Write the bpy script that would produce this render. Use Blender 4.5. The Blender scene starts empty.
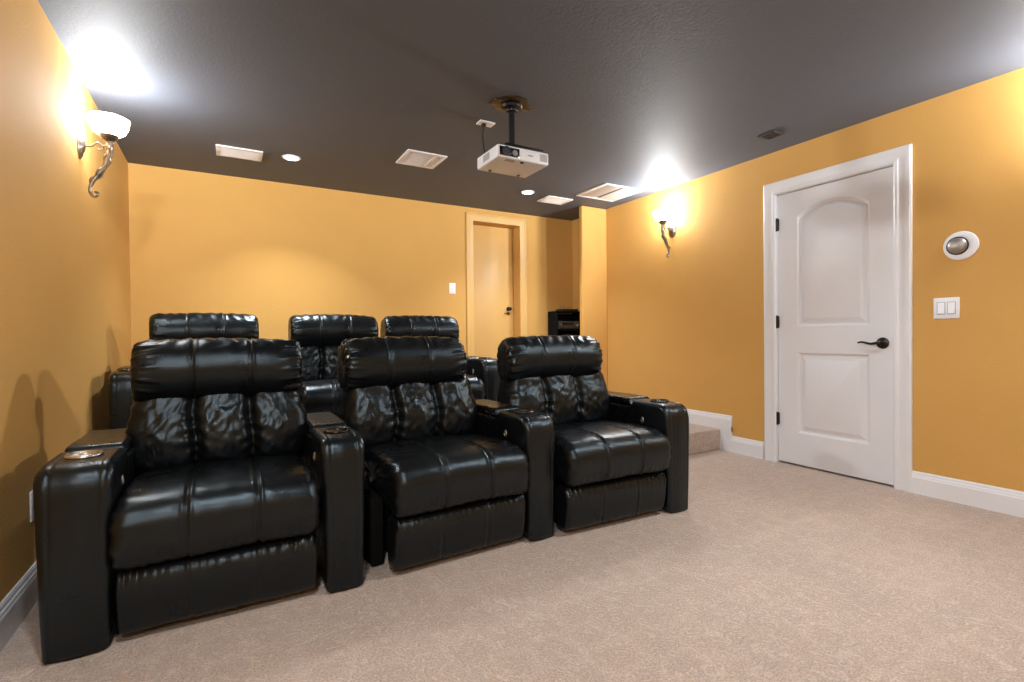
import bpy, bmesh, math, random
from mathutils import Vector, Matrix, noise
random.seed(4)
S = bpy.context.scene
C = S.collection
PI = math.pi

# ------------------------------------------------------------------ camera
cd = bpy.data.cameras.new('camera'); cam = bpy.data.objects.new('camera', cd); C.objects.link(cam)
cd.sensor_fit = 'HORIZONTAL'; cd.sensor_width = 36.0; cd.lens = 500.852 * 36.0 / 1024.0
cd.clip_start = 0.02
yaw, pitch, roll = 0.51902158, -0.01039851, -0.00928473
F = Vector((math.sin(yaw) * math.cos(pitch), math.cos(yaw) * math.cos(pitch), math.sin(pitch)))
R0 = Vector((math.cos(yaw), -math.sin(yaw), 0)); U0 = R0.cross(F)
R = R0 * math.cos(roll) + U0 * math.sin(roll); U = -R0 * math.sin(roll) + U0 * math.cos(roll)
M = Matrix((R, U, -F)).transposed().to_4x4(); M.translation = (0, 0, 1.0)
cam.matrix_world = M
S.camera = cam

# ------------------------------------------------------------------ world, exposure, light strengths
w = bpy.data.worlds.new('world'); S.world = w; w.use_nodes = True
w.node_tree.nodes['Background'].inputs[0].default_value = (.9, .93, 1, 1)
w.node_tree.nodes['Background'].inputs[1].default_value = 0.05
S.view_settings.view_transform = 'Standard'; S.view_settings.look = 'None'
S.view_settings.gamma = 1; S.view_settings.use_curve_mapping = False
S.view_settings.exposure = 0.0
P_SCONCE = 60.0; P_DOWN = 14.0; P_FRONT = 18.0
C_SCONCE, C_DOWN = (.91, .965, 1.0), (.88, .95, 1.0)

# ------------------------------------------------------------------ room numbers (metres)
H, XL, XR, YB, YF = 2.404, -0.656, 3.709, 4.977, -1.9
ZB = 0.137            # baseboard height
ZP, YP = 0.18, 2.862  # platform height and front

# ------------------------------------------------------------------ material helpers
def nodes(name):
    m = bpy.data.materials.new(name); m.use_nodes = True
    nt = m.node_tree; return m, nt, nt.nodes['Principled BSDF']
def N(nt, t, **kw):
    n = nt.nodes.new(t)
    for k, v in kw.items():
        if k in n.inputs: n.inputs[k].default_value = v
        else: setattr(n, k, v)
    return n
def L(nt, a, b): nt.links.new(a, b)
def plain(name, col, rough=.5, metal=0, spec=.5, emit=0, ecol=None):
    m, nt, b = nodes(name)
    b.inputs['Base Color'].default_value = (*col, 1); b.inputs['Roughness'].default_value = rough
    b.inputs['Metallic'].default_value = metal; b.inputs['Specular IOR Level'].default_value = spec
    if emit:
        b.inputs['Emission Color'].default_value = (*(ecol or col), 1); b.inputs['Emission Strength'].default_value = emit
    n = N(nt, 'ShaderNodeTexNoise', Scale=60.0, Detail=3.0)
    mr = N(nt, 'ShaderNodeMapRange'); mr.inputs[3].default_value = max(0, rough - .05); mr.inputs[4].default_value = min(1, rough + .05)
    L(nt, n.outputs['Fac'], mr.inputs[0]); L(nt, mr.outputs[0], b.inputs['Roughness'])
    return m
def coords(nt):
    return N(nt, 'ShaderNodeTexCoord').outputs['Object']
def painted(name, col, rough, scale, bump, spec=.35):
    # rolled paint: fine bumpy texture, slight tone drift
    m, nt, b = nodes(name); co = coords(nt)
    n = N(nt, 'ShaderNodeTexNoise', Scale=scale, Detail=4.0, Roughness=.6); L(nt, co, n.inputs['Vector'])
    n2 = N(nt, 'ShaderNodeTexNoise', Scale=2.2, Detail=5.0); L(nt, co, n2.inputs['Vector'])
    mx = N(nt, 'ShaderNodeMix', data_type='RGBA'); mx.inputs[6].default_value = (*[c * .94 for c in col], 1); mx.inputs[7].default_value = (*[min(1, c * 1.06) for c in col], 1)
    L(nt, n2.outputs['Fac'], mx.inputs[0]); L(nt, mx.outputs[2], b.inputs['Base Color'])
    b.inputs['Roughness'].default_value = rough; b.inputs['Specular IOR Level'].default_value = spec
    bp = N(nt, 'ShaderNodeBump', Strength=bump, Distance=.004); L(nt, n.outputs['Fac'], bp.inputs['Height']); L(nt, bp.outputs[0], b.inputs['Normal'])
    return m
def carpet(name):
    m, nt, b = nodes(name); co = coords(nt)
    # curling cut-pile lines: contour lines of a soft noise, on a faint lattice
    wn = N(nt, 'ShaderNodeTexNoise', Scale=12.0, Detail=1.5, Distortion=.3); L(nt, co, wn.inputs['Vector'])
    sn = N(nt, 'ShaderNodeMath', operation='MULTIPLY'); sn.inputs[1].default_value = 26.0; L(nt, wn.outputs['Fac'], sn.inputs[0])
    si = N(nt, 'ShaderNodeMath', operation='SINE'); L(nt, sn.outputs[0], si.inputs[0])
    ab = N(nt, 'ShaderNodeMath', operation='ABSOLUTE'); L(nt, si.outputs[0], ab.inputs[0])
    r1 = N(nt, 'ShaderNodeMapRange'); r1.inputs[1].default_value = .0; r1.inputs[2].default_value = .75; L(nt, ab.outputs[0], r1.inputs[0])
    sub = N(nt, 'ShaderNodeVectorMath', operation='MULTIPLY_ADD'); sub.inputs[1].default_value = (.09, .09, 0); L(nt, wn.outputs['Color'], sub.inputs[0]); L(nt, co, sub.inputs[2])
    v = N(nt, 'ShaderNodeTexVoronoi', feature='DISTANCE_TO_EDGE', Scale=7.5, Randomness=.45); L(nt, sub.outputs[0], v.inputs['Vector'])
    r2 = N(nt, 'ShaderNodeMapRange'); r2.inputs[1].default_value = .0; r2.inputs[2].default_value = .22; r2.inputs[3].default_value = .45; L(nt, v.outputs['Distance'], r2.inputs[0])
    pw = N(nt, 'ShaderNodeTexNoise', Scale=3.5, Detail=2.0); L(nt, co, pw.inputs['Vector'])
    pr_ = N(nt, 'ShaderNodeMapRange'); pr_.inputs[1].default_value = .35; pr_.inputs[2].default_value = .65; pr_.inputs[3].default_value = .2; pr_.inputs[4].default_value = .6; L(nt, pw.outputs['Fac'], pr_.inputs[0])
    mul = N(nt, 'ShaderNodeMix', data_type='FLOAT'); L(nt, pr_.outputs[0], mul.inputs[0]); L(nt, r1.outputs[0], mul.inputs[2]); L(nt, r2.outputs[0], mul.inputs[3])
    f = N(nt, 'ShaderNodeTexNoise', Scale=150.0, Detail=3.0, Roughness=.7); L(nt, co, f.inputs['Vector'])
    g = N(nt, 'ShaderNodeTexNoise', Scale=1.3, Detail=3.0); L(nt, co, g.inputs['Vector'])
    a1 = N(nt, 'ShaderNodeMix', data_type='RGBA'); a1.inputs[6].default_value = (.56, .438, .362, 1); a1.inputs[7].default_value = (.438, .332, .268, 1); L(nt, mul.outputs[0], a1.inputs[0])
    fr = N(nt, 'ShaderNodeMapRange'); fr.inputs[1].default_value = .3; fr.inputs[2].default_value = .7; fr.inputs[3].default_value = .62; fr.inputs[4].default_value = 1.32; L(nt, f.outputs['Fac'], fr.inputs[0])
    gr = N(nt, 'ShaderNodeMapRange'); gr.inputs[1].default_value = .3; gr.inputs[2].default_value = .7; gr.inputs[3].default_value = .93; gr.inputs[4].default_value = 1.05; L(nt, g.outputs['Fac'], gr.inputs[0])
    mm = N(nt, 'ShaderNodeMath', operation='MULTIPLY'); L(nt, fr.outputs[0], mm.inputs[0]); L(nt, gr.outputs[0], mm.inputs[1])
    sc = N(nt, 'ShaderNodeVectorMath', operation='SCALE'); L(nt, a1.outputs[2], sc.inputs[0]); L(nt, mm.outputs[0], sc.inputs['Scale'])
    L(nt, sc.outputs[0], b.inputs['Base Color'])
    b.inputs['Roughness'].default_value = .95; b.inputs['Specular IOR Level'].default_value = .1
    b.inputs['Sheen Weight'].default_value = .2
    ad = N(nt, 'ShaderNodeMath', operation='MULTIPLY_ADD'); ad.inputs[1].default_value = .5; L(nt, f.outputs['Fac'], ad.inputs[0]); L(nt, mul.outputs[0], ad.inputs[2])
    bp = N(nt, 'ShaderNodeBump', Strength=.7, Distance=.006); L(nt, ad.outputs[0], bp.inputs['Height']); L(nt, bp.outputs[0], b.inputs['Normal'])
    return m
def leather(name):
    m, nt, b = nodes(name); co = coords(nt)
    b.inputs['Base Color'].default_value = (.0048, .005, .0056, 1); b.inputs['Specular Tint'].default_value = (.74, .90, 1.0, 1); b.inputs['Specular IOR Level'].default_value = .48
    n = N(nt, 'ShaderNodeTexNoise', Scale=7.0, Detail=4.0, Roughness=.6); L(nt, co, n.inputs['Vector'])
    mr = N(nt, 'ShaderNodeMapRange'); mr.inputs[1].default_value = .3; mr.inputs[2].default_value = .7; mr.inputs[3].default_value = .25; mr.inputs[4].default_value = .37; L(nt, n.outputs['Fac'], mr.inputs[0]); L(nt, mr.outputs[0], b.inputs['Roughness'])
    v = N(nt, 'ShaderNodeTexVoronoi', Scale=420.0); L(nt, co, v.inputs['Vector'])
    st = N(nt, 'ShaderNodeMapping'); st.inputs['Scale'].default_value = (1, 1, .45); L(nt, co, st.inputs[0])
    n2 = N(nt, 'ShaderNodeTexNoise', Scale=34.0, Detail=4.0, Roughness=.55, Distortion=.6); L(nt, st.outputs[0], n2.inputs['Vector'])
    ad = N(nt, 'ShaderNodeMath', operation='MULTIPLY_ADD'); ad.inputs[1].default_value = 2.2; L(nt, n2.outputs['Fac'], ad.inputs[0]); L(nt, v.outputs['Distance'], ad.inputs[2])
    bp = N(nt, 'ShaderNodeBump', Strength=.12, Distance=.0025); L(nt, ad.outputs[0], bp.inputs['Height']); L(nt, bp.outputs[0], b.inputs['Normal'])
    return m
def brushed(name, c1, c2, rough, metal=1.0):
    m, nt, b = nodes(name); co = coords(nt)
    n = N(nt, 'ShaderNodeTexNoise', Scale=45.0, Detail=3.0); L(nt, co, n.inputs['Vector'])
    mx = N(nt, 'ShaderNodeMix', data_type='RGBA'); mx.inputs[6].default_value = (*c1, 1); mx.inputs[7].default_value = (*c2, 1)
    L(nt, n.outputs['Fac'], mx.inputs[0]); L(nt, mx.outputs[2], b.inputs['Base Color'])
    b.inputs['Metallic'].default_value = metal; b.inputs['Roughness'].default_value = rough
    return m

GOLD = (.61, .335, .086)
M_wall = painted('gold_wall_paint', GOLD, .80, 110.0, .5, .5)
M_gold_trim = painted('gold_trim_paint', (.66, .40, .135), .4, 90.0, .05)
M_ceil = painted('charcoal_ceiling_paint', (.100, .112, .138), .66, 70.0, .45, .5)
M_trim = painted('white_trim_paint', (.74, .735, .76), .38, 60.0, .03)
M_door = painted('white_door_paint', (.72, .715, .745), .42, 60.0, .03)
M_carpet = carpet('beige_patterned_carpet')
M_leather = leather('black_leather')
M_black = plain('black_plastic', (.012, .012, .013), .45)
M_dgrey = plain('charcoal_plastic', (.05, .048, .05), .5)
M_matte = plain('matte_black_cloth', (.006, .006, .006), .95, 0, .1)
M_black_metal = plain('black_metal', (.01, .01, .011), .35, .3)
M_bronze = brushed('oil_rubbed_bronze', (.012, .009, .008), (.035, .025, .02), .28, .6)
M_pewter = brushed('antique_pewter', (.13, .10, .075), (.42, .36, .30), .33, .9)
M_steel = brushed('brushed_steel', (.55, .53, .5), (.75, .73, .7), .25)
M_white = plain('white_plastic', (.80, .81, .85), .35)
M_vent = plain('white_vent_enamel', (.86, .82, .79), .4)
M_slot = plain('dark_vent_slot', (.10, .09, .085), .7)
M_screen = plain('projector_black_glass', (.01, .01, .012), .08)
M_lens = plain('lens_glass', (.05, .055, .07), .05)
M_grey = plain('grey_plastic', (.22, .21, .21), .45)
M_chrome = brushed('dark_chrome_dome', (.30, .27, .25), (.46, .43, .40), .48)
M_dark_cup = brushed('dark_cup_metal', (.03, .03, .03), (.10, .095, .09), .25)
M_brass = brushed('aged_brass_plate', (.07, .048, .028), (.16, .105, .06), .4)
def glass_glow(name, col, strength):
    m, nt, b = nodes(name)
    b.inputs['Base Color'].default_value = (.9, .88, .85, 1); b.inputs['Roughness'].default_value = .35
    b.inputs['Emission Color'].default_value = (*col, 1); b.inputs['Emission Strength'].default_value = strength
    n = N(nt, 'ShaderNodeTexNoise', Scale=25.0); mr = N(nt, 'ShaderNodeMapRange'); mr.inputs[3].default_value = .3; mr.inputs[4].default_value = .4
    L(nt, n.outputs['Fac'], mr.inputs[0]); L(nt, mr.outputs[0], b.inputs['Roughness'])
    return m
M_shade = glass_glow('lit_white_glass', (.93, .97, 1), 62.0)
M_led = glass_glow('lit_led_lens', (1, .97, .93), 30.0)

# ------------------------------------------------------------------ mesh helpers
def merge(bm, tmp, mat=None):
    me = bpy.data.meshes.new('tmp'); tmp.to_mesh(me); tmp.free()
    if mat is not None: me.transform(mat)
    bm.from_mesh(me); bpy.data.meshes.remove(me)
def box(bm, x0, x1, y0, y1, z0, z1, r=0, seg=2):
    t = bmesh.new(); bmesh.ops.create_cube(t, size=1)
    for v in t.verts:
        v.co = Vector(((x0 + x1) / 2 + v.co.x * (x1 - x0), (y0 + y1) / 2 + v.co.y * (y1 - y0), (z0 + z1) / 2 + v.co.z * (z1 - z0)))
    if r: bmesh.ops.bevel(t, geom=list(t.edges), offset=r, segments=seg, profile=.5, affect='EDGES', clamp_overlap=True)
    merge(bm, t)
def prism(bm, pts, off):
    # closed outline of 3D points pushed by the vector off
    off = Vector(off); a = [bm.verts.new(p) for p in pts]; b = [bm.verts.new(Vector(p) + off) for p in pts]
    n = len(pts); bm.faces.new(a); bm.faces.new(list(reversed(b)))
    for i in range(n): bm.faces.new((a[i], b[i], b[(i + 1) % n], a[(i + 1) % n]))
    bmesh.ops.recalc_face_normals(bm, faces=bm.faces)
def tube(bm, pts, rad, seg=10, closed=False):
    pts = [Vector(p) for p in pts]; n = len(pts)
    rr = rad if isinstance(rad, (list, tuple)) else [rad] * n
    rings = []; prev = None
    for i in range(n):
        if closed: d = pts[(i + 1) % n] - pts[i - 1]
        else: d = pts[min(i + 1, n - 1)] - pts[max(i - 1, 0)]
        d.normalize()
        if prev is None:
            a = Vector((0, 0, 1)) if abs(d.z) < .9 else Vector((1, 0, 0)); s = d.cross(a).normalized()
        else:
            s = prev - d * prev.dot(d); s.normalize()
        prev = s; t = d.cross(s)
        rings.append([bm.verts.new(pts[i] + (s * math.cos(k * 2 * PI / seg) + t * math.sin(k * 2 * PI / seg)) * rr[i]) for k in range(seg)])
    for i in range(n if closed else n - 1):
        A, B = rings[i], rings[(i + 1) % n]
        for k in range(seg): bm.faces.new((A[k], A[(k + 1) % seg], B[(k + 1) % seg], B[k]))
    if not closed: bm.faces.new(list(reversed(rings[0]))); bm.faces.new(rings[-1])
def lathe(bm, prof, seg=32, mat=None, cap=True):
    # prof: (radius, height) about z
    t = bmesh.new(); rings = []
    for r, z in prof:
        rings.append([t.verts.new((max(r, 1e-4) * math.cos(k * 2 * PI / seg), max(r, 1e-4) * math.sin(k * 2 * PI / seg), z)) for k in range(seg)])
    for A, B in zip(rings, rings[1:]):
        for k in range(seg): t.faces.new((A[k], A[(k + 1) % seg], B[(k + 1) % seg], B[k]))
    if cap: t.faces.new(list(reversed(rings[0]))); t.faces.new(rings[-1])
    bmesh.ops.recalc_face_normals(t, faces=t.faces)
    merge(bm, t, mat)
def spline(pts, n, closed=False):
    out = []; m = len(pts)
    for i in range(n):
        u = i / n * m if closed else i / (n - 1) * (m - 1)
        k = int(u); f = u - k
        if not closed and k >= m - 1: k, f = m - 2, 1.0
        g = (lambda j: Vector(pts[j % m])) if closed else (lambda j: Vector(pts[max(0, min(m - 1, j))]))
        a, b, c, d = g(k - 1), g(k), g(k + 1), g(k + 2)
        out.append(.5 * ((2 * b) + (c - a) * f + (2 * a - 5 * b + 4 * c - d) * f * f + (3 * b - a - 3 * c + d) * f ** 3))
    return out
def resample(pts, n):
    # even spacing round a closed 2D outline
    P = pts + [pts[0]]; d = [0]
    for a, b in zip(P, P[1:]): d.append(d[-1] + (b - a).length)
    out = []; j = 0
    for i in range(n):
        s = d[-1] * i / n
        while d[j + 1] < s: j += 1
        f = (s - d[j]) / max(1e-9, d[j + 1] - d[j]); out.append(P[j].lerp(P[j + 1], f))
    return out
def loft(prof, hw, er, nx=70, ns=64, smooth=True, disp=None, warp=None, x0=0):
    """cushion: closed yz outline swept along x with rounded ends, then displaced along its normals"""
    p2 = [Vector((a, b)) for a, b in prof]
    o = resample(spline(p2, 240, True) if smooth else p2, ns)
    nrm = []
    area = sum(o[i].x * o[(i + 1) % ns].y - o[(i + 1) % ns].x * o[i].y for i in range(ns)); sg = 1 if area > 0 else -1
    for i in range(ns):
        t = (o[(i + 1) % ns] - o[i - 1]).normalized(); nrm.append(Vector((t.y, -t.x)) * sg)
    cen = sum(o, Vector((0, 0))) / ns
    xs = []
    ne = 9
    for k in range(ne): a = PI / 2 * (1 - k / ne); xs.append((-hw + er - er * math.sin(a), er * (1 - math.cos(a))))
    for k in range(nx + 1): xs.append((-hw + er + (2 * hw - 2 * er) * k / nx, 0))
    for k in range(1, ne + 1): a = PI / 2 * k / ne; xs.append((hw - er + er * math.sin(a), er * (1 - math.cos(a))))
    bm = bmesh.new(); rings = []
    for x, ins in xs:
        ring = []
        for i in range(ns):
            q = o[i] - nrm[i] * ins
            if (q - cen).dot(o[i] - cen) < 0: q = cen.copy()
            c = Vector((x + x0, q.x, q.y))
            if warp: c = warp(c)
            ring.append(bm.verts.new(c))
        rings.append(ring)
    for A, B in zip(rings, rings[1:]):
        for i in range(ns): bm.faces.new((A[i], A[(i + 1) % ns], B[(i + 1) % ns], B[i]))
    # end caps: shrink to the middle in three steps
    for ring, rev in ((rings[0], False), (rings[-1], True)):
        m = sum((v.co for v in ring), Vector()) / ns; cur = ring
        for s in (.7, .35):
            nw = [bm.verts.new(m + (v.co - m) * s) for v in ring]
            for i in range(ns):
                f = (cur[i], nw[i], nw[(i + 1) % ns], cur[(i + 1) % ns]); bm.faces.new(f)
            cur = nw
        bm.faces.new(cur)
    bmesh.ops.recalc_face_normals(bm, faces=bm.faces)
    if disp:
        bm.normal_update()
        for v, d in [(v, disp(v.co, v.normal)) for v in bm.verts]: v.co = v.co + v.normal * d
    return bm
def obj(name, bm, mat, parent=None, smooth=None, label=None):
    me = bpy.data.meshes.new(name); bmesh.ops.recalc_face_normals(bm, faces=bm.faces); bm.to_mesh(me); bm.free(); me.materials.append(mat)
    o = bpy.data.objects.new(name, me); C.objects.link(o)
    if smooth == 'all':
        for p in me.polygons: p.use_smooth = True
    elif smooth:
        for p in me.polygons: p.use_smooth = True
        me.set_sharp_from_angle(angle=math.radians(smooth))
    if parent: o.parent = parent
    if label: o['label'] = label
    return o
def tag(o, label, cat, group=None):
    o['label'] = label; o['category'] = cat
    if group: o['group'] = group
    return o
def thing(name, label, cat, loc=(0, 0, 0), rz=0, group=None):
    o = bpy.data.objects.new(name, None); C.objects.link(o); o.location = loc; o.rotation_euler = (0, 0, rz); o.empty_display_size = .1
    return tag(o, label, cat, group)
def struct(name, bm, mat, parent=None, smooth=None):
    o = obj(name, bm, mat, parent, smooth)
    if not parent: o['kind'] = 'structure'
    return o
def dup(root, label, loc=None, rz=None):
    def cp(o, par):
        c = o.copy(); C.objects.link(c); c.parent = par
        for ch in list(o.children): cp(ch, c)
        return c
    r = cp(root, None)
    if loc is not None: r.location = loc
    if rz is not None: r.rotation_euler = (0, 0, rz)
    r['label'] = label
    return r

# ------------------------------------------------------------------ room shell
T = .12
DY0, DY1, DZ = 1.562, 2.356, 2.072       # right wall door opening
BX0, BX1, BZ = 2.362, 2.955, 2.262       # back wall door opening
bm = bmesh.new(); box(bm, XL - T, XR + T, YF - T, YB + T, -.1, 0); struct('floor', bm, M_carpet)
bm = bmesh.new(); box(bm, XL, XR, YP, YB, 0, ZP, .012, 3); struct('floor_platform', bm, M_carpet, None, 40)
bm = bmesh.new(); box(bm, XL - T, XR + T, YF - T, YB + .4, H, H + .1); struct('ceiling', bm, M_ceil)
bm = bmesh.new(); box(bm, XL - T, XL, YF, YB, 0, H); struct('wall_left', bm, M_wall)
bm = bmesh.new()
box(bm, XR, XR + T, YF, DY0, 0, H); box(bm, XR, XR + T, DY1, YB, 0, H); box(bm, XR, XR + T, DY0, DY1, DZ, H); struct('wall_right', bm, M_wall)
bm = bmesh.new()
box(bm, XL - T, BX0, YB, YB + .2, 0, H); box(bm, BX1, XR + T, YB, YB + .2, 0, H); box(bm, BX0, BX1, YB, YB + .2, BZ, H); struct('wall_back', bm, M_wall)
bm = bmesh.new(); box(bm, XL - T, XR + T, YF - T, YF, 0, H); struct('wall_front', bm, M_wall)
bm = bmesh.new(); box(bm, 3.361, XR, 4.335, 4.39, ZP, H, .012, 3); struct('wall_partition', bm, M_wall, None, 40)

# baseboards: moulded profile swept along a straight run
BP = [(0, 0), (.016, 0), (.016, .098), (.013, .106), (.013, .112), (.009, .118), (.008, .128), (.004, .137), (0, .137)]
def base_run(bm, a, b, n, dz=0, extra=0):
    # a, b: floor points on the wall face, n: direction into the room, extra: taller plain part
    a, b, n = Vector(a), Vector(b), Vector(n)
    pts = [a + n * d + Vector((0, 0, z + dz + (extra if z > .09 else 0))) for d, z in BP]
    prism(bm, pts, b - a)
bm = bmesh.new(); base_run(bm, (XL, YF, 0), (XL, YP, 0), (1, 0, 0)); base_run(bm, (XL, YP, ZP), (XL, YB, ZP), (1, 0, 0)); struct('baseboard_left', bm, M_trim)
bm = bmesh.new()
base_run(bm, (XR, YF, 0), (XR, 1.471, 0), (-1, 0, 0))
base_run(bm, (XR, 2.460, 0), (XR, YP, 0), (-1, 0, 0))
base_run(bm, (XR, 2.749, ZP - .01), (XR, 4.335, ZP - .01), (-1, 0, 0))
prism(bm, [(XR - .0155, 2.749, .03), (XR - .0155, YP - .002, .03), (XR - .0155, YP - .002, ZP + .03), (XR - .0155, 2.749, ZP + .03)], (.015, 0, 0))
struct('baseboard_right', bm, M_trim)
bm = bmesh.new(); base_run(bm, (XL, YB, ZP), (2.275, YB, ZP), (0, -1, 0)); base_run(bm, (3.04, YB, ZP), (XR, YB, ZP), (0, -1, 0)); struct('baseboard_back', bm, M_gold_trim)

# ------------------------------------------------------------------ white door in the right wall
CP = [(0, 0), (0, .012), (.010, .018), (.022, .018), (.030, .013), (.060, .013), (.068, .017), (.088, .020), (.097, .016), (.097, 0)]  # across casing (from opening), thickness
def casing_right(bm):
    y0, y1, z1 = DY0 + .004, DY1 - .004, DZ - .004
    rows = []
    for d, t in CP:
        x = XR - t
        rows.append([Vector((x, y0 - d, 0)), Vector((x, y0 - d, z1 + d)), Vector((x, y1 + d, z1 + d)), Vector((x, y1 + d, 0))])
    vs = [[bm.verts.new(p) for p in r] for r in rows]
    for A, B in zip(vs, vs[1:]):
        for k in range(3): bm.faces.new((A[k], A[k + 1], B[k + 1], B[k]))
bm = bmesh.new(); casing_right(bm); struct('trim_1', bm, M_trim, None, 30)
bm = bmesh.new()
for y0, y1 in ((DY0, DY0 + .006), (DY1 - .006, DY1)): box(bm, XR + .0005, XR + T, y0, y1, 0, DZ)
box(bm, XR + .0005, XR + T, DY0, DY1, DZ - .006, DZ)
box(bm, XR + .055, XR + .07, DY0, DY0 + .02, 0, DZ); box(bm, XR + .055, XR + .07, DY1 - .02, DY1, 0, DZ); box(bm, XR + .055, XR + .07, DY0, DY1, DZ - .02, DZ)
struct('trim_2', bm, M_trim)

door = thing('door_1', 'white two panel door with arched top panel and dark lever in right wall', 'door', (XR, DY0, 0)); door['kind'] = 'structure'
def P(a, z, d): return (d, a, z)      # a along the wall, z up, d depth behind the wall face (local to door)
W = DY1 - DY0
a0, a1, zt, zb_ = .009, W - .009, DZ - .010, .014
D0 = .012                               # door face, a little behind the wall face
def outline(l, r, b, s, pk, o, n=18):
    """panel outline inset by o: square bottom, eyebrow arch from side height s to peak pk"""
    l += o; r -= o; b += o; s -= o; pk -= o
    pts = [(l, b), (r, b)]
    if pk - s < 1e-4: return pts + [(r, s)] + [((r + (l - r) * k / n), s) for k in range(1, n)] + [(l, s)]
    for k in range(n + 1):
        u = k / n * 2 - 1
        pts.append((r + (l - r) * k / n, s + (pk - s) * (1 - u * u) ** .8 if abs(u) < 1 else s))
    return pts
def door_panel(bm, args):
    rings = []
    for o, d in ((0, 0), (.004, .003), (.012, .016), (.022, .018), (.028, .016), (.050, .003), (.056, .001)):
        rings.append([bm.verts.new(P(a, z, D0 + d)) for a, z in outline(*args, o)])
    n = len(rings[0])
    for A, B in zip(rings, rings[1:]):
        for k in range(n): bm.faces.new((A[k], A[(k + 1) % n], B[(k + 1) % n], B[k]))
    bm.faces.new(rings[-1])
    return rings[0]
bm = bmesh.new()
pl, pr = 1.716 - DY0, 2.198 - DY0
up = (pl, pr, 1.052, 1.872, 1.952); lo = (pl, pr, .250, .854, .854)
# stiles and rails (front skin), then panels
def quad(a, b, c, d): bm.faces.new([bm.verts.new(P(x, z, D0)) for x, z in (a, b, c, d)])
quad((a0, zb_), (pl, zb_), (pl, zt), (a0, zt)); quad((pr, zb_), (a1, zb_), (a1, zt), (pr, zt))
quad((pl, zb_), (pr, zb_), (pr, lo[2]), (pl, lo[2])); quad((pl, lo[3]), (pr, lo[3]), (pr, up[2]), (pl, up[2]))
arc = outline(*up, 0)[2:]
for (p, q) in zip(arc, arc[1:]): quad(q, p, (p[0], zt), (q[0], zt))
door_panel(bm, up); door_panel(bm, lo)
# edges and back
box(bm, D0 + .022, D0 + .04, a0, a1, zb_, zt)
for q in (((a0, zb_), (a1, zb_)), ((a1, zb_), (a1, zt)), ((a1, zt), (a0, zt)), ((a0, zt), (a0, zb_))):
    (p, r) = q; bm.faces.new([bm.verts.new(c) for c in (P(*p, D0), P(*r, D0), P(*r, D0 + .023), P(*p, D0 + .023))])
slab = obj('door_panel', bm, M_door, door, 25)
for z in (1.837, 1.088, .342):
    bm = bmesh.new(); box(bm, -.004, .012, W - .018, W - .002, z - .045, z + .045, .002)
    lathe(bm, [(.007, -.05), (.007, .05)], 12, Matrix.Translation((-.006, W - .008, z)))
    obj('hinge', bm, M_bronze, door, 40)
bm = bmesh.new(); hy, hz = 1.636 - DY0, .930
RX = Matrix.Translation((D0, hy, hz)) @ Matrix.Rotation(-PI / 2, 4, 'Y')
lathe(bm, [(.037, 0), (.037, .006), (.033, .010), (.024, .013), (.016, .018), (.013, .045), (.0145, .05), (.013, .056), (.004, .058)], 28, RX)
pth = spline([(D0 - .048, hy, hz), (D0 - .052, hy + .02, hz), (D0 - .050, hy + .05, hz - .004), (D0 - .049, hy + .085, hz + .004), (D0 - .048, hy + .11, hz + .007), (D0 - .047, hy + .128, hz + .001)], 24)
tube(bm, pth, [.0105 - .0055 * i / 23 for i in range(24)], 10)
obj('door_handle', bm, M_bronze, door, 40)
bm = bmesh.new(); box(bm, -.0008, .0015, -.0005, .0085, hz - .035, hz + .035); obj('strike_plate', bm, M_bronze, door)

# ------------------------------------------------------------------ gold door at the back, on the platform
bm = bmesh.new()
def casing_back(bm):
    rows = []
    for d, t in [(0, 0), (0, .010), (.008, .014), (.06, .014), (.066, .018), (.082, .018), (.086, .012), (.086, 0)]:
        y = YB - t
        rows.append([Vector((BX0 - d, y, ZP)), Vector((BX0 - d, y, BZ + d)), Vector((BX1 + d, y, BZ + d)), Vector((BX1 + d, y, ZP))])
    vs = [[bm.verts.new(p) for p in r] for r in rows]
    for A, B in zip(vs, vs[1:]):
        for k in range(3): bm.faces.new((A[k], A[k + 1], B[k + 1], B[k]))
casing_back(bm); struct('trim_3', bm, M_gold_trim, None, 30)
bdoor = thing('door_2', 'plain gold door set back in its frame, in the back wall', 'door', (BX0, YB, ZP)); bdoor['kind'] = 'structure'
BW, BH = BX1 - BX0, BZ - ZP
bm = bmesh.new(); box(bm, .004, BW - .004, .147, .187, .008, BH - .004, .002); obj('door_panel', bm, M_gold_trim, bdoor, 30)
bm = bmesh.new(); kx, kz = BW - .075, 1.315 - ZP
RK = Matrix.Translation((kx, .147, kz)) @ Matrix.Rotation(PI / 2, 4, 'X')
lathe(bm, [(.026, 0), (.026, .004), (.020, .008), (.009, .011), (.009, .028), (.017, .035), (.022, .044), (.020, .053), (.011, .058), (.002, .059)], 24, RK); obj('door_knob', bm, M_bronze, bdoor, 40)
bm = bmesh.new(); tube(bm, spline([(kx, .135, kz - .052), (kx - .03, .125, kz - .05), (kx - .065, .125, kz - .056)], 10), .006, 8); lathe(bm, [(.02, 0), (.018, .008), (.006, .012)], 20, Matrix.Translation((kx, .147, kz - .052)) @ Matrix.Rotation(PI / 2, 4, 'X')); obj('door_latch', bm, M_brass, bdoor, 40)

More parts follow.
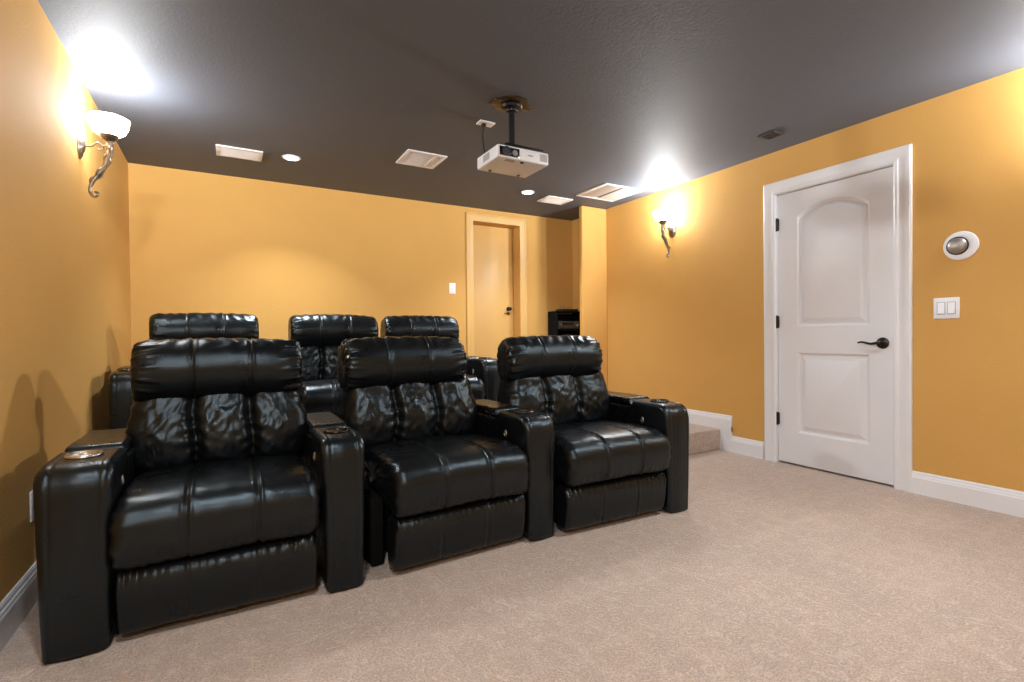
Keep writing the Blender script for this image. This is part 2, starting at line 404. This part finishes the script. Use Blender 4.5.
# ------------------------------------------------------------------ recliners
def fbm(p, sc, seed=0): return noise.noise(Vector((p.x * sc[0] + seed, p.y * sc[1], p.z * sc[2])))
def sst(a, b, x): t = max(0, min(1, (x - a) / (b - a))); return t * t * (3 - 2 * t)
SX = .108                               # seam distance from the middle
def seam(x, depth=.006, wd=.005):
    d = 0
    for s in (-SX, SX):
        u = (x - s) / wd
        d += -depth * math.exp(-u * u) + depth * .35 * math.exp(-((abs(x - s) - wd * 2.6) / wd) ** 2)
    return d
HW = .316
SEAT = [(.60, .33), (.35, .30), (.10, .255), (.01, .245), (-.035, .272), (-.052, .345), (-.044, .415), (-.005, .456), (.06, .474), (.16, .478), (.32, .472), (.52, .455), (.62, .43), (.63, .37)]
def seat_disp(seed):
    def f(c, n):
        d = seam(c.x)
        d += .004 * fbm(c, (5, 5, 5), seed) + .0008 * fbm(c, (26, 12, 9), seed + 3)
        top = sst(.3, .8, n.z)
        d -= .005 * math.exp(-((c.y - .135 - .25 * c.x * c.x) / .007) ** 2) * top         # cross seam behind the nose
        d += .0018 * math.sin(c.x * 170 + 5 * fbm(c, (9, 9, 9), seed)) * math.exp(-((c.z - .268) / .03) ** 2) * sst(.2, -.6, n.y)
        ew = sst(.2, HW, abs(c.x)); d += .003 * ew * math.sin(c.z * 120 + c.y * 60 + 4 * fbm(c, (8, 8, 8), seed))
        # pull creases running out of the seam
        for s in (-SX, SX):
            u = (c.x - s); d += .003 * math.exp(-(u / .05) ** 2) * math.sin(c.y * 140 + u * 90 + seed) * top * sst(.06, .1, .1 + .1 * fbm(c, (3, 6, 3), seed + 9))
        return d
    return f
def crown(a):
    def f(c): c.z += a * (1 - (c.x / HW) ** 2); return c
    return f
FOOT = [(.10, .235), (.04, .245), (.010, .236), (-.008, .20), (-.008, .15), (0, .09), (.018, .034), (.07, .022), (.11, .04), (.12, .15)]
def foot_disp(seed):
    def f(c, n):
        fr = sst(0, .7, -n.y)
        d = seam(c.x, .004) * fr + .003 * fbm(c, (6, 6, 6), seed)
        g = math.exp(-((c.z - .226) / .035) ** 2)
        d += .0032 * g * math.sin(c.x * 190 + 7 * fbm(c, (7, 1, 1), seed)) * (.3 + sst(.1, .3, abs(c.x)))
        return d
    return f
HEAD = [(.515, .735), (.475, .765), (.448, .82), (.446, .885), (.475, .945), (.53, .985), (.59, .985), (.64, .955), (.665, .89), (.66, .80), (.62, .745), (.565, .728)]
def head_disp(seed, soft=1.0):
    cy, cz = .555, .86
    def f(c, n):
        th = math.atan2(c.z - cz, c.y - cy); e = sst(.20, .315, abs(c.x))
        sd = 1 if c.x > 0 else -1
        d = seam(c.x, .005, .0045) + .005 * fbm(c, (4, 4, 4), seed) + .0012 * fbm(c, (14, 9, 9), seed + 5)
        wv = th * 13 + 2.6 * fbm(c, (7, 7, 7), seed + sd * 4) + sd * seed
        d += soft * e * (1 - .7 * sst(HW + .002, HW + .012, abs(c.x))) * (.0055 * (math.sin(wv) - .35) * (.7 + .9 * fbm(c, (5, 11, 11), seed + 8)) + .003 * math.sin(wv * 2.1 + 1.7))
        d += .0022 * math.sin(c.x * 85 + 4 * fbm(c, (6, 14, 14), seed + 2)) * sst(.93, .985, c.z)
        d -= .006 * sst(.26, .32, abs(c.x)) 
        return d
    return f
LUMB = [(.66, .40), (.56, .40), (.50, .44), (.468, .50), (.462, .57), (.475, .64), (.497, .70), (.52, .76), (.58, .80), (.66, .78), (.69, .6)]
def lumb_disp(seed):
    def f(c, n):
        fr = sst(-.2, .5, -n.y)
        g = sum(math.exp(-((c.x - s - .008 * math.sin(c.z * 20 + seed)) / .020) ** 2) for s in (-SX, SX))
        d = -.032 * g * fr
        # puffed channels
        cx = abs(c.x); m = 0 if cx < SX else (SX + HW) / 2; hw = SX if cx < SX else (HW - SX) / 2
        d += .014 * max(0, 1 - ((cx - m) / hw) ** 2) * fr * sst(.43, .5, c.z)
        # crumpled hide: sharp ridges pulled from the channel seams
        r1 = 1 - abs(noise.noise(Vector((c.x * 9 + seed, c.z * 17 + c.x * 6, seed * 2)))) * 2
        r2 = 1 - abs(noise.noise(Vector((c.x * 20 + seed, c.z * 40 - c.x * 22, seed * 3 + 4)))) * 2
        d += fr * (.006 * r1 * abs(r1) + .005 * r2)
        d += fr * .0055 * math.sin(c.z * 110 + abs(cx - SX) * 60 + 5 * fbm(c, (6, 6, 6), seed)) * math.exp(-((cx - SX) / .05) ** 2)
        return d
    return f
ARMW = .152
ARMP = [(0, .006), (-.004, .20), (-.006, .40), (-.004, .52), (.004, .56), (.022, .587), (.05, .602), (.09, .607), (.27, .607), (.292, .600), (.300, .582), (.305, .572), (.74, .572), (.775, .560), (.785, .53), (.785, .006)]
def lumb_warp(c): c.x *= 1 + .055 * math.exp(-((c.z - .585) / .09) ** 2); return c
def arm_outline():
    v = [Vector(p) for p in ARMP]; out = []
    for a, b in zip(v, v[1:] + v[:1]):
        n = max(1, int((b - a).length / .02)); out += [a.lerp(b, k / n) for k in range(n)]
    return [(p.x, p.y) for p in out]
def arm_mesh(dh, seed, wd=ARMW):
    def wp(c):
        if c.z > .3: c.z += dh * (c.z - .3) / .3
        c.x *= 1 + .16 * (c.z / .6 - .1)
        # dished top of the front block
        return c
    def dp(c, n):
        d = .0018 * fbm(c, (5, 5, 5), seed) + .0006 * fbm(c, (30, 30, 12), seed)
        fr = sst(.3, .8, -n.y)
        for s in (.024 - wd / 2, wd / 2 - .024): d -= .002 * math.exp(-((c.x - s) / .0035) ** 2) * (fr + sst(.5, .9, n.z) * (c.y < .3))
        d += .004 * math.exp(-(c.x / .035) ** 2) * fr
        d += .0025 * math.sin(c.y * 70 + seed) * math.exp(-((c.z - .56 - dh) / .02) ** 2) * sst(.4, .9, abs(n.x))
        return d
    return loft(arm_outline(), wd / 2, .022, 30, 150, False, dp, wp)
def add_arm(root, ax, dh, seed, inner, wd=ARMW, ring=False):
    a = obj('armrest', arm_mesh(dh, seed, wd), M_leather, root, 'all'); a.location = (ax, 0, 0)
    lid = loft([(.312, .580), (.316, .604), (.335, .613), (.45, .616), (.60, .615), (.72, .610), (.755, .598), (.768, .578), (.74, .574), (.34, .574)], wd / 2 + .004, .014, 24, 50, True, lambda c, n: .002 * fbm(c, (9, 9, 9), seed + 7))
    o = obj('console_lid', lid, M_leather, a, 'all'); o.location = (0, 0, dh)
    bm = bmesh.new(); zt_ = .607 + dh
    tube(bm, [(.047 * math.cos(k * PI / 18), .150 + .047 * math.sin(k * PI / 18), zt_ + .004) for k in range(36)], .0062, 8, True)
    lathe(bm, [(.047, zt_ + .003), (.041, zt_ + .0075), (.040, zt_ + .002), (.002, zt_ + .0015)], 36, Matrix.Translation((0, .150, 0)), False)
    obj('cup_holder', bm, M_steel if ring else M_dark_cup, a, 50, 'brushed steel cup holder ring' if ring else None)
    if True:
        bm = bmesh.new()
        MX = Matrix.Translation((inner * (wd / 2 + .006), .20, .500 + dh)) @ Matrix.Rotation(inner * PI / 2, 4, 'Y') @ Matrix.Diagonal((1.0, .6, 1, 1))
        lathe(bm, [(.022, 0), (.021, .004), (.014, .007), (.012, .004), (.002, .003)], 24, MX)
        obj('recline_button', bm, M_chrome, a, 50, 'small chrome recline button')
    return a
def make_recliner(label, loc, rz, group, seed, arms, dh=0.0, dseat=0.0, hx=0.0, panel=False, soft=1.0, wide=1.0, hs=1.0):
    t = thing('recliner', label, 'recliner', loc, rz, group); t.scale.x = wide
    o = obj('seat_cushion', loft(SEAT, HW, .045, 130, 96, True, seat_disp(seed), crown(.010)), M_leather, t, 'all'); o.location.z = dseat
    obj('footrest', loft(FOOT, HW - .006, .022, 120, 56, True, foot_disp(seed + 1)), M_leather, t, 'all').location.z = dseat * .5
    obj('backrest', loft(LUMB, HW + .010, .05, 120, 84, True, lumb_disp(seed + 2), lumb_warp), M_leather, t, 'all').location.x = hx * .45
    hd = obj('headrest', loft(HEAD, HW + .012, .034, 130, 96, True, head_disp(seed + 3, soft), crown(.012)), M_leather, t, 'all'); hd.location.x = hx; hd.scale.x = hs
    if panel:
        bm = bmesh.new(); box(bm, -HW - .045, -HW + .01, .16, .33, .002, .30, .012, 3); obj('side_panel', bm, M_matte, t, 40)
    bm = bmesh.new(); box(bm, -.255, .255, .60, .775, .05, .915, .05, 4); obj('back_shell', bm, M_leather, t, 40)
    bm = bmesh.new(); box(bm, -.262, .262, .10, .62, .002, .33, .012, 2); obj('base', bm, M_matte, t, 40)
    for a in arms: add_arm(t, a[0], dh, seed + 5 + a[0], *a[1:])
    return t
A_ = HW + .005 + ARMW / 2
FR = 'front row of recliners'; BR = 'back row of recliners'
make_recliner('black leather recliner in front row with an armrest on both sides, nearest the left wall', (-.014, 2.035, 0), 0, FR, 1.3, [(-A_ - .010, 1, .170, True), (A_ + .016, -1, .146)])
make_recliner('black leather recliner in the middle of the front row, gap beside its left side', (.915, 2.030, 0), math.radians(2.5), FR, 6.1, [(A_ + .006, -1, .148)], hx=-.070, panel=True, wide=1.04, hs=.965)
make_recliner('black leather recliner at the right end of the front row, nearest the white door', (1.774, 1.985, 0), math.radians(-2.0), FR, 11.7, [(A_ + .004, -1, .150)], hx=-.064, wide=1.06, hs=.955)
make_recliner('black leather recliner in back row by the left wall, behind a front one', (-.090, 3.55, ZP), math.radians(3), BR, 17.2, [(-A_, 1), (A_ + .02, -1)], .028, .03, soft=.5)
make_recliner('black leather recliner in the middle of the back row, seen between two front recliners', (.735, 3.53, ZP), 0, BR, 23.9, [], .028, .03, soft=.5)
make_recliner('black leather recliner at right end of back row, by the gold door', (1.440, 3.53, ZP), 0, BR, 29.4, [(A_ + .008, -1)], .028, .03, soft=.5)

# ------------------------------------------------------------------ wall sconces
def make_sconce(label, loc, rz):
    t = thing('wall_sconce', label, 'wall light', loc, rz, 'scroll wall sconces')
    bm = bmesh.new()
    lathe(bm, [(.050, 0), (.050, .004), (.044, .010), (.030, .014), (.026, .020), (.012, .026), (.002, .027)], 40, Matrix.Rotation(PI / 2, 4, 'Y') @ Matrix.Diagonal((1.55, 1, 1, 1)))
    for k in range(14):                                        # fluted leaf ridges
        a = k * 2 * PI / 14; tube(bm, [(.012, .026 * math.cos(a), .040 * math.sin(a)), (.009, .044 * math.cos(a), .068 * math.sin(a))], .0035, 6)
    obj('wall_plate', bm, M_pewter, t, 40)
    bm = bmesh.new(); bx = .124
    tube(bm, spline([(.022, 0, -.005), (.05, 0, -.004), (.062, 0, .010), (.075, 0, .022), (.095, 0, .012), (.098, 0, -.008), (.080, 0, -.016), (.070, 0, -.004)], 30), .0042, 8)
    tube(bm, spline([(.092, 0, .006), (.105, 0, .010), (.120, 0, .012)], 8), .0042, 8)
    obj('curl', bm, M_pewter, t, 60)
    bm = bmesh.new()
    pts = spline([(bx, 0, .050), (bx + .002, 0, .015), (bx + .002, 0, -.03), (bx - .012, 0, -.085), (bx - .042, 0, -.14), (bx - .068, 0, -.185), (bx - .082, 0, -.225), (bx - .080, 0, -.255), (bx - .064, 0, -.268), (bx - .050, 0, -.257), (bx - .054, 0, -.244), (bx - .064, 0, -.246)], 70)
    rad = []
    for i in range(70):
        u = i / 69; r = .0155 - .0095 * min(1, u * 1.25)
        if u < .34: r += .0035 * abs(math.sin(u * 42))          # beaded, leafy upper part
        if .34 < u < .38: r += .004
        rad.append(r)
    tube(bm, pts, rad, 12)
    for k in range(10):                                         # leaves lying on the stem
        a = k * 2.4; q = [pts[1 + k * 3], pts[3 + k * 3], pts[6 + k * 3]]; e = Vector((math.cos(a), math.sin(a), 0))
        tube(bm, spline([q[0] + e * .012, q[1] + e * .0195, q[2] + e * .013], 8), [.002, .004, .0052, .0055, .005, .004, .003, .001], 6)
    obj('scroll_arm', bm, M_pewter, t, 60)
    bm = bmesh.new(); lathe(bm, [(.012, .028), (.020, .034), (.034, .048), (.044, .060), (.046, .066), (.040, .067), (.02, .060)], 32, Matrix.Translation((bx, 0, 0)))
    obj('bowl_holder', bm, M_pewter, t, 50)
    bm = bmesh.new()
    lathe(bm, [(.034, .064), (.050, .069), (.072, .088), (.085, .115), (.091, .145), (.094, .155), (.091, .157), (.086, .145), (.080, .116), (.067, .092), (.046, .075), (.02, .071)], 48, Matrix.Translation((bx, 0, 0)))
    obj('glass_bowl', bm, M_shade, t, 50, 'lit white glass bowl')
    ld = bpy.data.lights.new('sconce_bulb', 'POINT'); ld.energy = P_SCONCE; ld.color = C_SCONCE; ld.shadow_soft_size = .085
    ld.use_nodes = True; nt = ld.node_tree; fo = nt.nodes.new('ShaderNodeLightFalloff'); fo.inputs['Strength'].default_value = 1.0; fo.inputs['Smooth'].default_value = .06
    nt.links.new(fo.outputs['Linear'], nt.nodes['Emission'].inputs['Strength'])
    lo_ = bpy.data.objects.new('sconce_bulb', ld); C.objects.link(lo_); lo_.parent = t; lo_.location = (bx, 0, .180)
    return t
sc = make_sconce('scrolled pewter wall sconce with lit glass bowl on the left wall, above the recliners', (XL, 3.42, 2.03), 0)
dup(sc, 'scrolled pewter wall sconce with lit glass bowl on right wall, left of white door', (XR, 3.392, 2.000), PI)
dup(sc, 'scrolled pewter wall sconce on right wall beside the viewer, past the light switch', (XR, .68, 2.000), PI)
dup(sc, 'unseen extra sconce on left wall behind the viewer, added for fill light', (XL, -.95, 2.03), 0)  # no sconce known here; extra lamp added to light the right wall

# ------------------------------------------------------------------ recessed downlights
def downlight(label, x, y, power, spread=105):
    t = thing('downlight', label, 'ceiling light', (x, y, H), 0, 'recessed ceiling downlights')
    bm = bmesh.new(); lathe(bm, [(.052, 0), (.068, 0), (.068, -.004), (.060, -.008), (.052, -.006), (.050, -.002)], 40, None, False); obj('trim_ring', bm, M_white, t, 40)
    bm = bmesh.new(); lathe(bm, [(.051, -.0015), (.051, -.003), (.03, -.0045), (.002, -.005)], 40); obj('lens', bm, M_led, t, 40)
    ld = bpy.data.lights.new('downlight_beam', 'AREA'); ld.shape = 'DISK'; ld.size = .10; ld.energy = power; ld.color = C_DOWN; ld.spread = math.radians(spread)
    lo_ = bpy.data.objects.new('downlight_beam', ld); C.objects.link(lo_); lo_.parent = t; lo_.location = (0, 0, -.012)
    return t
downlight('small lit round downlight between two white vents, left part of ceiling', .462, 4.245, P_DOWN)
downlight('small lit round downlight behind the projector, near the back wall', 2.584, 4.185, P_DOWN)
downlight('small lit round downlight above the open floor on the left, in front of recliners', -.05, .70, P_FRONT, 130)
downlight('small lit round downlight above the open floor on the right, in front of recliners', 2.30, .95, P_FRONT, 120)

# ------------------------------------------------------------------ ceiling vents
def vent(label, x0, x1, y0, y1, slats, along='x', mid=None, cover=.62, flip=1):
    cx, cy = (x0 + x1) / 2, (y0 + y1) / 2; t = thing('ceiling_vent', label, 'vent', (cx, cy, H), 0, 'white ceiling vents')
    hx, hy = (x1 - x0) / 2, (y1 - y0) / 2; fw = .026
    bm = bmesh.new(); box(bm, -hx, hx, -hy, -hy + fw, -.012, -.0005, .003); box(bm, -hx, hx, hy - fw, hy, -.012, -.0005, .003)
    box(bm, -hx, -hx + fw, -hy + fw, hy - fw, -.012, -.0005, .003); box(bm, hx - fw, hx, -hy + fw, hy - fw, -.012, -.0005, .003)
    if mid: box(bm, mid - .009, mid + .009, -hy + fw, hy - fw, -.012, -.0005, .002)
    obj('frame', bm, M_vent, t, 40)
    bm = bmesh.new(); box(bm, -hx + .01, hx - .01, -hy + .01, hy - .01, -.003, -.0005); obj('backing', bm, M_slot, t)
    bm = bmesh.new()
    for k in range(slats):
        if along == 'x':
            y = -hy + fw + (2 * hy - 2 * fw) * (k + .5) / slats; h = (hy - fw) / slats * cover
            g = h * flip; prism(bm, [(-hx + fw, y - g, -.004), (-hx + fw, y + g, -.011), (-hx + fw, y + g, -.0095), (-hx + fw, y - g, -.0025)], (2 * hx - 2 * fw, 0, 0))
        else:
            x = -hx + fw + (2 * hx - 2 * fw) * (k + .5) / slats; h = (hx - fw) / slats * cover
            if mid == 0 and abs(x) < .018: continue
            prism(bm, [(x - h, -hy + fw, -.004), (x + h, -hy + fw, -.011), (x + h, -hy + fw, -.0095), (x - h, -hy + fw, -.0025)], (0, 2 * hy - 2 * fw, 0))
    obj('slats', bm, M_vent, t)
    return t
vent('white rectangular ceiling vent nearest the left wall', -.045, .262, 4.200, 4.425, 10)
vent('white square ceiling vent with two grille panels, left of the projector', 1.200, 1.516, 3.635, 3.955, 9, 'x', .075, .45)
vent('small white rectangular ceiling vent near the partition, behind the downlight', 2.826, 3.132, 4.180, 4.397, 10)
vent('large white return vent by the right sconce, divided down the middle', 3.062, 3.537, 3.585, 4.040, 25, 'y', 0, .92)
# dark flush ceiling grille
t = thing('ceiling_grille', 'small dark grey square grille on ceiling above the white door', 'grille', (3.36, 2.170, H))
bm = bmesh.new(); h = .062
for q in ((-h, h, -h, -h + .014), (-h, h, h - .014, h), (-h, -h + .014, -h + .014, h - .014), (h - .014, h, -h + .014, h - .014)): box(bm, *q, -.010, -.0005, .002)
obj('frame', bm, M_dgrey, t, 40)
bm = bmesh.new(); box(bm, -.05, .05, -.05, .05, -.002, -.0005); obj('backing', bm, M_black, t)
bm = bmesh.new()
for k in range(5): box(bm, -.048, .048, -.042 + k * .021 - .004, -.042 + k * .021 + .004, -.007, -.003)
obj('slats', bm, M_dgrey, t)

# ------------------------------------------------------------------ projector on its ceiling mount
mx_, my_ = 1.520, 2.640
mt = thing('projector_mount', 'black pole mount with bronze ceiling plate holding the white projector', 'mount', (mx_, my_, H))
bm = bmesh.new(); lathe(bm, [(.002, -.0005), (.105, -.0005), (.105, -.006), (.095, -.010), (.05, -.012)], 36); box(bm, -.125, -.075, -.03, .05, -.012, -.002, .002); box(bm, .075, .125, -.03, .03, -.012, -.002, .002)
obj('ceiling_plate', bm, M_brass, mt, 40)
bm = bmesh.new(); lathe(bm, [(.062, -.012), (.066, -.020), (.060, -.032), (.036, -.040), (.034, -.052), (.026, -.056)], 32); obj('flange', bm, M_black_metal, mt, 40)
bm = bmesh.new(); lathe(bm, [(.019, -.05), (.019, -.26), (.027, -.262), (.027, -.29)], 24); obj('pole', bm, M_black_metal, mt, 40)
bm = bmesh.new()
box(bm, -.05, .05, -.05, .05, -.306, -.286, .004); lathe(bm, [(.034, -.29), (.040, -.275), (.030, -.262)], 24)
for sx in (-1, 1):
    for sy in (-1, 1):
        tube(bm, [(sx * .04, sy * .04, -.300), (sx * .09, sy * .06, -.310), (sx * .125, sy * .085, -.318)], .008, 8); lathe(bm, [(.014, -.325), (.014, -.308)], 16, Matrix.Translation((sx * .125, sy * .085, 0)))
box(bm, -.075, -.05, -.02, .03, -.318, -.27, .004); box(bm, .05, .09, -.02, .03, -.318, -.285, .004)
box(bm, -.125, .13, -.15, .06, -.324, -.304, .004); box(bm, -.10, .08, -.09, .04, -.305, -.285, .008)
obj('bracket', bm, M_black_metal, mt, 40)
pz = 2.000
pj = thing('projector', 'white video projector hanging from the ceiling on a black pole mount', 'projector', (1.497, 2.595, pz))
bm = bmesh.new(); px, py0, py1, ph = .170, -.135, .135, .078
box(bm, -px, px, py0, py1, .0, ph - .006, .009, 3); obj('body', bm, M_white, pj, 40)
bm = bmesh.new(); box(bm, -px + .008, px - .008, py0 + .010, py1 - .006, ph - .008, ph - .0005, .003); obj('top_cover', bm, M_black, pj, 40)
bm = bmesh.new(); box(bm, -.160, -.030, py0 - .002, py0 + .012, .010, .062, .003); w_ = obj('lens_window', bm, M_screen, pj, 40, 'glossy black lens window')
bm = bmesh.new()
for r_, m_ in ((.026, 0),): lathe(bm, [(.027, 0), (.027, .008), (.022, .010), (.020, .004), (.010, .007), (.001, .008)], 32, Matrix.Translation((-.118, py0 - .001, .036)) @ Matrix.Rotation(PI / 2, 4, 'X'))
obj('lens', bm, M_lens, pj, 40)
bm = bmesh.new(); lathe(bm, [(.017, 0), (.017, .004), (.001, .005)], 24, Matrix.Translation((-.062, py0 - .001, .034)) @ Matrix.Rotation(PI / 2, 4, 'X')); obj('focus_ring', bm, M_grey, pj, 40)
bm = bmesh.new()
for k in range(7): box(bm, .108 + k * .0075, .111 + k * .0075, py0 - .001, py0 + .004, .014, .058)
obj('front_grille', bm, M_grey, pj)
bm = bmesh.new()
for k in range(9): box(bm, -px - .001, -px + .004, -.03 + k * .009, -.026 + k * .009, .018, .056)
obj('side_grille', bm, M_grey, pj)
bm = bmesh.new(); box(bm, .026, .060, py0 - .0012, py0 + .002, .034, .039); obj('badge', bm, M_grey, pj)
bm = bmesh.new(); box(bm, -.105, -.045, -.115, -.085, -.001, .003, .001); obj('air_slot', bm, plain('warm_grey_plastic', (.42, .36, .33), .5), pj)
for x, y in ((-.10, .10), (.10, .10), (0, -.11)):
    bm = bmesh.new(); lathe(bm, [(.008, 0), (.011, -.003), (.010, -.007), (.002, -.008)], 16, Matrix.Translation((x, y, .001))); obj('foot', bm, M_black if y < 0 else M_brass, pj, 40)
# ceiling power outlet and its cords
ob = thing('ceiling_outlet', 'small outlet plate on ceiling left of the projector mount', 'outlet', (1.505, 2.955, H))
bm = bmesh.new(); box(bm, -.055, .055, -.035, .035, -.010, -.0005, .003); obj('plate', bm, M_vent, ob, 40)
bm = bmesh.new(); box(bm, -.030, -.004, -.014, .014, -.030, -.010, .004); obj('plug', bm, M_black, ob, 40)
bm = bmesh.new(); tube(bm, spline([(1.488, 2.955, H - .031), (1.480, 2.95, H - .10), (1.468, 2.90, H - .22), (1.470, 2.80, H - .33), (1.475, 2.735, H - .355)], 24), .004, 8); tag(obj('hanging_cable', bm, M_black, None, 60), 'thin black cord hanging from ceiling outlet to back of projector', 'cord')
bm = bmesh.new(); tube(bm, spline([(1.600, 2.734, pz + .05), (1.640, 2.80, pz + .06), (1.675, 2.80, pz + .14), (1.66, 2.78, pz + .19), (1.645, 2.77, pz + .15), (1.60, 2.76, pz + .09), (1.56, 2.734, pz + .06)], 30), .0035, 8); tag(obj('signal_cable', bm, M_black, None, 60), 'short black cable looping up behind the right side of projector', 'cable')

# ------------------------------------------------------------------ right wall: eyeball speaker and switch
t = thing('wall_speaker', 'round white wall fixture with grey dome, above the light switch', 'speaker', (XR, 1.232, 1.498))
RW = Matrix.Rotation(-PI / 2, 4, 'Y')
bm = bmesh.new(); lathe(bm, [(.004, .0005), (.080, .0005), (.083, .004), (.081, .010), (.070, .014), (.052, .015), (.050, .010)], 48, RW); obj('trim_ring', bm, M_white, t, 40)
bm = bmesh.new(); lathe(bm, [(.051, .010), (.053, .016), (.049, .019)], 40, Matrix.Translation((0, .012, 0)) @ RW); obj('bezel', bm, M_black, t, 40)
bm = bmesh.new(); lathe(bm, [(.048, .012), (.046, .020), (.036, .030), (.022, .036), (.002, .038)], 40, Matrix.Translation((0, .012, 0)) @ RW); obj('dome', bm, M_chrome, t, 40)
t = thing('light_switch', 'white two gang light switch plate to the right of white door', 'switch', (XR, 1.299, 1.140))
bm = bmesh.new(); box(bm, -.007, -.0005, -.062, .062, -.062, .062, .003); obj('wall_plate', bm, M_white, t, 40)
for y in (-.0245, .0245):
    bm = bmesh.new(); box(bm, -.0078, -.006, y - .0200, y + .0200, -.0365, .0365); obj('paddle_gap', bm, M_grey, t)
    bm = bmesh.new(); box(bm, -.0095, -.006, y - .0175, y + .0175, -.034, .034, .001); prism(bm, [(-.0095, y - .0155, .031), (-.0095, y - .0155, -.031), (-.0145, y - .0155, -.031)], (0, .031, 0)); obj('paddle', bm, M_white, t)

# back wall switch
t = thing('light_switch', 'small white switch plate on back wall, left of gold door', 'switch', (2.112, YB, 1.512))
bm = bmesh.new(); box(bm, -.037, .037, -.006, -.0005, -.058, .058, .003); obj('wall_plate', bm, M_white, t, 40)
bm = bmesh.new(); box(bm, -.006, .006, -.016, -.005, -.010, .014, .002); obj('toggle', bm, M_white, t, 40)

# left wall outlet with plug and cord
t = thing('wall_outlet', 'white electrical outlet low on left wall behind the front armrest', 'outlet', (XL, 2.600, .365))
bm = bmesh.new(); box(bm, .0005, .007, -.045, .045, -.058, .058, .003); obj('wall_plate', bm, M_white, t, 40)
bm = bmesh.new()
for z in (-.022, .022): box(bm, .006, .009, -.017, .017, z - .015, z + .015, .003)
obj('socket', bm, M_white, t, 40)
bm = bmesh.new(); box(bm, .009, .035, -.014, .014, .008, .036, .005); tag(obj('power_plug', bm, M_black, None, 40), 'black plug pushed into the upper socket of the left wall outlet', 'plug').location = (XL, 2.600, .365)
bm = bmesh.new(); tube(bm, spline([(XL + .034, 2.600, .385), (XL + .060, 2.598, .36), (XL + .055, 2.59, .22), (XL + .05, 2.56, .06), (XL + .045, 2.51, .006), (XL + .08, 2.46, .005), (XL + .120, 2.48, .005)], 36), .0045, 8); tag(obj('floor_cable', bm, M_black, None, 60), 'dark cord lying on carpet along left baseboard beside recliner', 'cord')

# ------------------------------------------------------------------ black equipment rack in the nook
rk = thing('equipment_rack', 'black equipment rack standing in the nook beside the partition', 'rack', (3.515, 4.868, ZP))
bm = bmesh.new(); rx, ry, rh = .19, .09, 1.085
box(bm, -rx, -rx + .022, -ry, ry, .0, rh, .003); box(bm, rx - .022, rx, -ry, ry, .0, rh, .003); box(bm, -rx + .022, rx - .022, ry - .012, ry, .0, rh - .01); box(bm, -rx + .022, rx - .022, -ry, ry - .012, .0, .05)
obj('frame', bm, M_matte, rk, 40)
bm = bmesh.new(); box(bm, -rx, rx, -ry - .004, ry, rh, rh + .018, .003); obj('top', bm, M_matte, rk, 40)
for z in (.26, .47, .68, .875):
    bm = bmesh.new(); box(bm, -rx + .0225, rx - .0225, -ry + .004, ry - .0125, z, z + .016); obj('shelf', bm, M_matte, rk)
def component(label, z, hgt, kind):
    t = thing('media_component', label, 'electronics', (3.515, 4.868, ZP + z), 0, 'black media components in the rack')
    bm = bmesh.new(); box(bm, -.155, .155, -ry + .012, ry - .02, .008, hgt, .004); obj('case', bm, M_dgrey if kind else M_matte, t, 40)
    bm = bmesh.new(); box(bm, -.10, .06, -ry + .009, -ry + .0125, hgt * .55, hgt * .85); obj('display', bm, M_screen, t)
    for x in (-.125, .115):
        bm = bmesh.new(); lathe(bm, [(.016, 0), (.015, .010), (.002, .011)], 20, Matrix.Translation((x, -ry + .0118, hgt * .5)) @ Matrix.Rotation(PI / 2, 4, 'X')); obj('knob', bm, M_steel, t, 40)
    for x in (-.12, .12):
        bm = bmesh.new(); lathe(bm, [(.014, 0), (.014, .009)], 16, Matrix.Translation((x, -.03, 0))); obj('foot', bm, M_black, t)
component('dark grey component on the upper shelf of the rack, just above the headrest', .891, .095, 1)
component('black component on the second shelf of the rack, behind the recliner', .696, .12, 0)
t = thing('router', 'flat black box with short antennas on top of the equipment rack', 'electronics', (3.53, 4.868, ZP + rh + .018))
bm = bmesh.new(); box(bm, -.10, .12, -.08, .08, .0, .028, .006); obj('case', bm, M_black, t, 40)
for x in (-.05, .0):
    bm = bmesh.new(); tube(bm, [(x, .05, .028), (x, .05, .075)], .004, 8); obj('antenna', bm, M_grey, t, 60)
